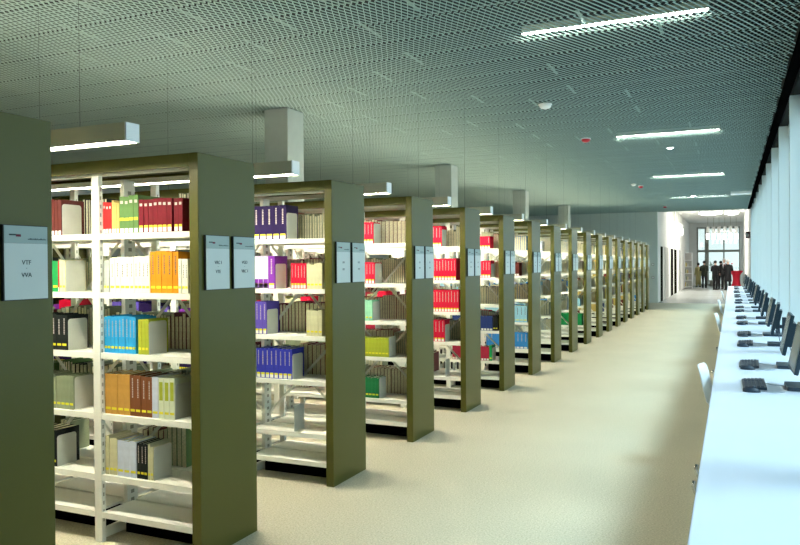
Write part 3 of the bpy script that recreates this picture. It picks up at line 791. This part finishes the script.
for i, (x, y, l_) in enumerate(CH):
    o = ch if i == 0 else copy_tree(ch)
    o.location = (x, y, 0); o.rotation_euler.z = (-.13, -.10, -.08, -.05)[i]; o['label'] = l_
# ------------------------------------------------------------------ lobby furniture and lamps
for i, (x, y, a, b) in enumerate(((-1.30, 38.0, .42, 1.2), (-.15, 38.6, .30, 1.2), (-1.05, 43.5, .60, 1.4), (.0, 44.0, .35, 1.4))):
    t = thing('lobby_ceiling_lamp', (x, y, LC), 'bright round lobby ceiling lamp, %s' % ['large, nearest on the left', 'smaller, nearest on the right', 'farther on the left', 'farther on the right'][i], 'lamp', 'bright lobby ceiling lamps')
    def el(z, s_): return [(a * s_ * math.cos(2 * PI * j / 28), b * s_ * math.sin(2 * PI * j / 28), z) for j in range(28)]
    MB().loft([el(-.10, 1), el(-.002, 1)]).obj('housing', M['lampcap'], t)
    MB().loft([el(-.125, .95), el(-.101, .97)]).obj('diffuser', M['lobbylamp'], t)
def tube_lamp(x, y, zt, zb, r, lab, grp):
    t = thing('tube_pendant', (x, y, zb), lab, 'lamp', grp)
    MB().lathe((0, 0, .35), [(r, 0), (r, zt - zb - .35)], 14).obj('shade', M['lampcap'], t, True)
    MB().lathe((0, 0, 0), [(r * .9, 0), (r * .95, .345)], 14).obj('glowing_glass', M['tubelamp'], t, True)
    MB().tube([(0, 0, zt - zb), (0, 0, LC - zb)], .01, 5).obj('cable', M['lampbody'], t)
PN = ['leftmost', 'second from left', 'third from left', 'fourth from left', 'fifth from left', 'rightmost']
for i in range(6):
    tube_lamp(-1.35 + i * .32, 49.5 + (i % 2) * .6, 3.85, 3.05, .10, 'glowing white tube lamp above the guests, %s in its cluster' % PN[i], 'tube lamps above the guests')
for i, (x, y) in enumerate(((-2.55, 38.6), (-2.5, 39.4), (-2.45, 40.2), (-2.40, 41.0))):
    tube_lamp(x, y, 3.62, 3.05, .10, 'tube lamp beside the left lobby wall, %s of its row' % ['nearest', 'second', 'third', 'farthest'][i], 'tube lamps by the lobby wall')
t = thing('wall_bookshelf', (-2.49, 50.0, 0), 'narrow white bookshelf against the left lobby wall', 'bookshelf')
MB().box((-.25, 0, 0), (-.22, .3, 2.25)).box((.19, 0, 0), (.22, .3, 2.25)).box((-.22, 0, 2.22), (.19, .3, 2.25)).obj('carcass', M['white'], t)
MB().box((-.22, .28, 0), (.19, .3, 2.22)).obj('back_panel', M['doorgrey'], t)
for z in (.08, .5, .92, 1.34, 1.76): MB().box((-.219, .01, z), (.189, .279, z + .03)).obj('shelf', M['white'], t)
for i, z in enumerate((.11, .53, .95, 1.37)):
    x = -2.69
    for j in range(3):
        c_ = ['tan', 'grey', 'sage', 'cream'][(i + j) % 4]
        o = MB().box((0, 0, 0), (.055, .2, .26 - .03 * j)).obj('box_file', M['b_' + c_]); o.location = (x + j * .06, 50.03, z + .0005)
        tag(o, '%s box file, %s on the %s shelf from the bottom of the lobby bookshelf' % (WORD[c_], ['left', 'middle', 'right'][j], ORD[i]), 'file', 'box files on the lobby bookshelf')
# exit sign
t = thing('exit_sign', (.58, 32.3, 2.57), 'small dark maroon exit sign with white figure beside the window wall', 'sign')
MB().box((-.09, 0, 0), (.085, .03, .26)).obj('panel', M['exit'], t)
p = MB().box((-.055, -.003, .05), (-.012, -.0005, .20)).box((.015, -.003, .10), (.035, -.0005, .16)).box((.02, -.003, .165), (.035, -.0005, .185)).box((.035, -.003, .06), (.045, -.0005, .11)).box((.008, -.003, .06), (.018, -.0005, .11)).box((.0, -.003, .13), (.055, -.0005, .142))
p.obj('running_figure_and_door', M['signwhite'], t)
MB().box((.0851, .005, .1), (.089, .025, .16)).obj('bracket', M['lampbody'], t)
for z, l_ in ((1.51, 'upper'), (.98, 'lower')):
    t = thing('wall_switch', (-2.93, FARY, z), '%s small grey wall switch beside the lobby opening' % l_, 'switch', 'switches by the lobby opening')
    MB().box((-.05, -.012, 0), (.05, -.0005, .1)).obj('plate', M['lampbody'], t); MB().box((-.03, -.018, .02), (.03, -.0125, .08)).obj('rocker', M['lampcap'], t)
# cocktail table
TX, TY = .24, 49.0
t = thing('cocktail_table', (TX, TY, 0), 'red cloth-covered standing table beside the guests', 'table')
pr = [(.36, .0), (.34, .03), (.22, .35), (.19, .6), (.22, .85), (.36, 1.06), (.40, 1.10)]
MB().lathe((0, 0, 0), pr, 28).obj('cover', M['redcloth'], t, True)
MB().lathe((0, 0, 1.1005), [(.40, 0), (.40, .018)], 28).obj('tabletop', M['redcloth'], t)
for i, (x, y) in enumerate(((-.12, -.12), (.02, -.2), (.14, -.05), (.24, .05), (-.02, .14))):
    t = thing('drinking_glass', (TX + x, TY + y, 1.119), 'stemmed glass on the red standing table, %s' % ['front left', 'front middle', 'right of centre', 'rightmost', 'at the back'][i], 'glass', 'glasses on the red table')
    MB().lathe((0, 0, 0), [(.035, 0), (.035, .004), (.005, .008), (.005, .08), (.03, .11), (.038, .15), (.033, .20)], 14).obj('bowl', M['clear'], t, True)
t = thing('flower_vase', (TX - .24, TY + .05, 1.119), 'single dark red flower in a thin vase on the red table', 'flower')
MB().lathe((0, 0, 0), [(.03, 0), (.03, .12), (.015, .16), (.018, .2)], 12).obj('vase', M['clear'], t, True)
MB().tube([(0, 0, .03), (.005, 0, .38)], .004, 5).obj('stem', M['leaf'], t)
MB().lathe((.005, 0, .375), [(.012, 0), (.045, .03), (.05, .06), (.03, .085)], 10).obj('bloom', M['redcloth'], t, True)
# potted plant near the glass wall
t = thing('potted_plant', (-1.22, 54.6, 0), 'green leafy plant in a pot by the lobby glass', 'plant')
MB().lathe((0, 0, 0), [(.15, 0), (.21, .4), (.22, .42)], 16).obj('pot', M['pot'], t, True)
MB().tube([(0, 0, .4), (.02, 0, 1.0), (0, .02, 1.5)], .02, 6).obj('stem', M['leaf'], t)
lm = MB()
for k in range(34):
    a = R.uniform(0, 2 * PI); el_ = R.uniform(-.1, 1.1); z = R.uniform(.8, 1.5); L_ = R.uniform(.22, .4)
    d = Vector((math.cos(a) * math.cos(el_), math.sin(a) * math.cos(el_), math.sin(el_))); s_ = Vector((-math.sin(a), math.cos(a), 0)) * .05
    b0 = Vector((0, 0, z)); lm.quad([b0, b0 + d * L_ * .5 + s_, b0 + d * L_ + Vector((0, 0, -.05)), b0 + d * L_ * .5 - s_])
lm.obj('leaves', M['leaf'], t)
# ------------------------------------------------------------------ people
def ring(c, rx, ry, n=14, tilt=0):
    return [(c[0] + rx * math.cos(2 * PI * j / n), c[1] + ry * math.sin(2 * PI * j / n), c[2]) for j in range(n)]
def skin_mesh(name, verts, radii, edges, root, m_, parent, sub=1):
    me = bpy.data.meshes.new(name); me.from_pydata(verts, edges, [])
    o = bpy.data.objects.new(name, me); C.objects.link(o)
    sk = o.modifiers.new('skin', 'SKIN'); sk.use_smooth_shade = True
    lay = me.skin_vertices[0].data if me.skin_vertices else None
    if lay is None:
        bm = bmesh.new(); bm.from_mesh(me); bm.verts.layers.skin.verify(); bm.to_mesh(me); bm.free(); lay = me.skin_vertices[0].data
    for i, r_ in enumerate(radii):
        lay[i].radius = r_ if isinstance(r_, tuple) else (r_, r_); lay[i].use_root = (i == root)
    if sub: s2 = o.modifiers.new('sub', 'SUBSURF'); s2.levels = sub; s2.render_levels = sub
    dg = bpy.context.evaluated_depsgraph_get(); dg.update()
    m2 = bpy.data.meshes.new_from_object(o.evaluated_get(dg)); m2.materials.clear(); m2.materials.append(m_)
    bpy.data.objects.remove(o)
    m2.polygons.foreach_set('use_smooth', [True] * len(m2.polygons))
    o2 = bpy.data.objects.new(name, m2); C.objects.link(o2)
    if parent: o2.parent = parent
    return o2
def person(loc, rz, h, coat, coatlen, hairm, lab, arms='down', shirt=False, trous='coat', long_=False, stride=.04):
    """faces +X locally before rz; h = standing height"""
    k = h / 1.78
    V = []; Rr = []; E_ = []
    def v(p, r_): V.append(tuple(q * k for q in p)); Rr.append(r_ * k if not isinstance(r_, tuple) else tuple(q * k for q in r_)); return len(V) - 1
    pel = v((0, 0, .95), (.115, .12)); sp = v((.01, 0, 1.12), (.11, .105)); chest = v((0, 0, 1.32), (.125, .12)); nk0 = v((-.01, 0, 1.47), .065); nk = v((.0, 0, 1.53), .052)
    j = v((.015, 0, 1.58), (.068, .075)); hd = v((.015, 0, 1.66), (.078, .09)); tp = v((.005, 0, 1.74), (.05, .055))
    for a, b in ((pel, sp), (sp, chest), (chest, nk0), (nk0, nk), (nk, j), (j, hd), (hd, tp)): E_.append((a, b))
    joints = {}
    for s in (-1, 1):
        hip = v((0, s * .095, .90), .085); kn = v((.02 + stride * (s + 1) * .5, s * .10, .50), .055); an = v((-.01 + stride * s, s * .105, .09), .038); toe = v((.13 + stride * s, s * .115, .035), .032)
        E_.extend([(pel, hip), (hip, kn), (kn, an), (an, toe)])
        shd = v((-.01, s * .175, 1.42), .060)
        if arms == 'down': el = (-.03, s * .235, 1.14); wr = (.06, s * .235, .90)
        elif arms == 'front': el = (-.02, s * .25, 1.15); wr = (.20, s * .13, 1.13)
        else: el = (-.02, s * .245, 1.14); wr = (.15, s * .17, .98) if s > 0 else (.05, s * .24, .90)
        e = v(el, .042); w_ = v(wr, .028)
        E_.extend([(chest, shd), (shd, e), (e, w_)])
        d = (Vector(wr) - Vector(el)).normalized()
        palm = v(tuple(Vector(wr) + d * .055), (.026, .036)); E_.append((w_, palm))
        joints[s] = (el, wr, d)
        side = Vector((0, s, 0)).cross(d).normalized(); out = d.cross(side)
        pv = Vector(wr) + d * .06
        for q, (off, ln) in enumerate(((-.027, .068), (-.009, .078), (.009, .074), (.027, .058))):
            a0 = pv + side * off; a1 = a0 + d * ln * .55 - out * .006; a2 = a1 + d * ln * .4 - out * .02
            i0 = v(tuple(a0 + d * .012), .0085); i1 = v(tuple(a1 + d * .012), .008); i2 = v(tuple(a2 + d * .012), .0065); E_.extend([(palm, i0), (i0, i1), (i1, i2)])
        th = v(tuple(Vector(wr) + d * .04 - side * .035), .010); th2 = v(tuple(Vector(wr) + d * .08 - side * .05), .008); E_.extend([(palm, th), (th, th2)])
    t = thing('person', loc, lab, 'person', None, rz)
    t['group'] = 'guests standing in the lobby'
    skin_mesh('body', V, Rr, E_, pel, M['skin'], t, 1)
    S = lambda p: tuple(q * k for q in p)
    zb = coatlen
    c = MB(); rg = []
    lv_ = [(zb, .165 if long_ else .145, .21 if long_ else .185), ((zb + .95) / 2, .150, .195), (.95, .145, .185), (1.10, .14, .17), (1.28, .15, .195), (1.40, .135, .215), (1.46, .10, .16), (1.50, .07, .085)]
    for z, rx, ry in lv_: rg.append(ring(S((0, 0, z)), rx * k, ry * k, 18))
    c.loft(rg); c.obj('coat', coat, t, True)
    for s in (-1, 1):
        el, wr, d = joints[s]
        MB().tube([S((-.01, s * .155, 1.43)), S((-.015, s * .20, 1.36)), S(el), S(tuple(Vector(el) * .45 + Vector(wr) * .55)), S(tuple(Vector(wr) - d * .01))], [.075 * k, .07 * k, .056 * k, .050 * k, .044 * k], 12).obj('sleeve', coat, t, True)
    tm = coat if trous == 'coat' else trous
    for s in (-1, 1):
        kn = (.02 + stride * (s + 1) * .5, s * .10, .50)
        MB().tube([S((0, s * .085, .96)), S((.01, s * .095, .74)), S(kn), S((-.005 + stride * s, s * .105, .075))], [.10 * k, .092 * k, .072 * k, .060 * k], 12).obj('trouser_leg', tm, t, True)
        MB().loft([[S((q[0] + stride * s, s * .11 + q[1], zz)) for q in ((-.075, -.03), (-.06, -.045), (.08, -.05), (.16, -.045), (.20, 0), (.16, .045), (.08, .05), (-.06, .045), (-.075, .03))] for zz in (.001, .045)]
                  + [[S((q[0] * .8 + stride * s, s * .11 + q[1] * .8, .085)) for q in ((-.075, -.03), (-.06, -.045), (.04, -.05), (.08, -.045), (.10, 0), (.08, .045), (.04, .05), (-.06, .045), (-.075, .03))]]).obj('shoe', M['shoe'], t, True)
    # hair cap around the back and top
    hm = MB(); rg = []
    for z, rx, ry, ox in ((1.62, .074, .088, -.028), (1.68, .088, .096, -.018), (1.73, .085, .09, -.008), (1.765, .065, .07, -.002), (1.785, .03, .035, 0)): rg.append(ring(S((ox + .01, 0, z)), rx * k, ry * k, 14))
    hm.loft(rg).obj('hair', hairm, t, True)
    # face
    fm = MB(); fm.loft([ring(S((.093, 0, 1.605)), .006 * k, .02 * k, 8), ring(S((.093, 0, 1.612)), .006 * k, .02 * k, 8)]).obj('mouth', M['tie'], t)
    MB().loft([ring(S((.098, 0, 1.632)), .022 * k, .015 * k, 8), ring(S((.095, 0, 1.67)), .010 * k, .009 * k, 8)]).obj('nose', M['skin'], t, True)
    for s in (-1, 1):
        MB().lathe(S((.084, s * .032, 1.664)), [(.003 * k, 0), (.010 * k, .006 * k), (.010 * k, .010 * k), (.003 * k, .016 * k)], 8).obj('eye', M['hair'], t)
        MB().lathe(S((.0, s * .088, 1.635)), [(.008 * k, 0), (.014 * k, .02 * k), (.014 * k, .045 * k), (.008 * k, .06 * k)], 8).obj('ear', M['skin'], t, True)
    if shirt:
        MB().quad([S((.146, -.045, 1.17)), S((.155, -.02, 1.10)), S((.155, .02, 1.10)), S((.146, .045, 1.17)), S((.137, .075, 1.42)), S((.095, .05, 1.49)), S((.095, -.05, 1.49)), S((.137, -.075, 1.42))]).loft([ring(S((0, 0, 1.47)), .088 * k, .08 * k), ring(S((0, 0, 1.53)), .07 * k, .068 * k)]).obj('shirt', M['shirt'], t)
        MB().loft([[S(q) for q in ((.150, -.02, 1.15), (.162, -.02, 1.15), (.162, .02, 1.15), (.150, .02, 1.15))], [S(q) for q in ((.140, -.018, 1.38), (.152, -.018, 1.38), (.152, .018, 1.38), (.140, .018, 1.38))], [S(q) for q in ((.10, -.012, 1.475), (.112, -.012, 1.475), (.112, .012, 1.475), (.10, .012, 1.475))]]).obj('tie', M['tie'], t)
    return t
D2 = math.radians
person((-1.62, 51.5, -.002), D2(75), 1.74, M['coat2'], .78, M['hair'], 'person in a dark green jacket and black trousers standing alone, back turned', 'front', trous=M['coat3'])
person((-2.02, 52.8, -.002), D2(120), 1.60, M['beigecoat'], .22, M['hair'], 'person in a long beige coat at the far left of the guests', 'down', long_=True)
person((-.90, 48.0, -.002), D2(60), 1.74, M['coat'], .82, M['hair'], 'person in black with dark hair, left in the group, back turned', 'front', trous=M['coat'])
person((-.62, 49.6, -.002), D2(80), 1.72, M['coat3'], .80, M['hair'], 'dark-haired person in charcoal half hidden at the left of the group', 'down', trous=M['coat3'])
person((-.42, 49.2, -.002), D2(-95), 1.86, M['coat3'], .80, M['hairgrey'], 'tall person in dark suit, white shirt and tie facing the camera', 'one', shirt=True, trous=M['coat3'])
person((-.20, 47.2, -.002), D2(115), 1.80, M['coat'], .50, M['hairgrey'], 'pale-haired person in a long black coat at the right of the group', 'front', trous=M['coat'], long_=True)
# ------------------------------------------------------------------ daylight, portals, exposure
w = bpy.data.worlds.new('world'); sc.world = w; w.use_nodes = True
bg = w.node_tree.nodes['Background']; bg.inputs['Color'].default_value = (.78, .92, 1.0, 1); bg.inputs['Strength'].default_value = 1.3
def portal(loc, rot, sx, sy):
    l = bpy.data.lights.new('portal', 'AREA'); l.shape = 'RECTANGLE'; l.size = sx; l.size_y = sy; l.cycles.is_portal = True
    o = bpy.data.objects.new('daylight_portal', l); C.objects.link(o); o.location = loc; o.rotation_euler = rot
portal((1.05, 16.4, 1.8), (0, PI / 2, 0), 3.6, 30.8)
sl = bpy.data.lights.new('sun', 'SUN'); sl.angle = D2(20); sl.energy = 2.2; sl.color = (.72, .88, 1.0)
so_ = bpy.data.objects.new('sun', sl); C.objects.link(so_)
dirv = Vector((-.55, -.10, -.74)).normalized()
so_.rotation_euler = dirv.to_track_quat('-Z', 'Y').to_euler()
vs = sc.view_settings; vs.view_transform = 'Standard'; vs.look = 'None'; vs.exposure = 1.0; vs.gamma = 1; vs.use_curve_mapping = False
sc.cycles.max_bounces = 6; sc.cycles.diffuse_bounces = 4; sc.cycles.transparent_max_bounces = 12
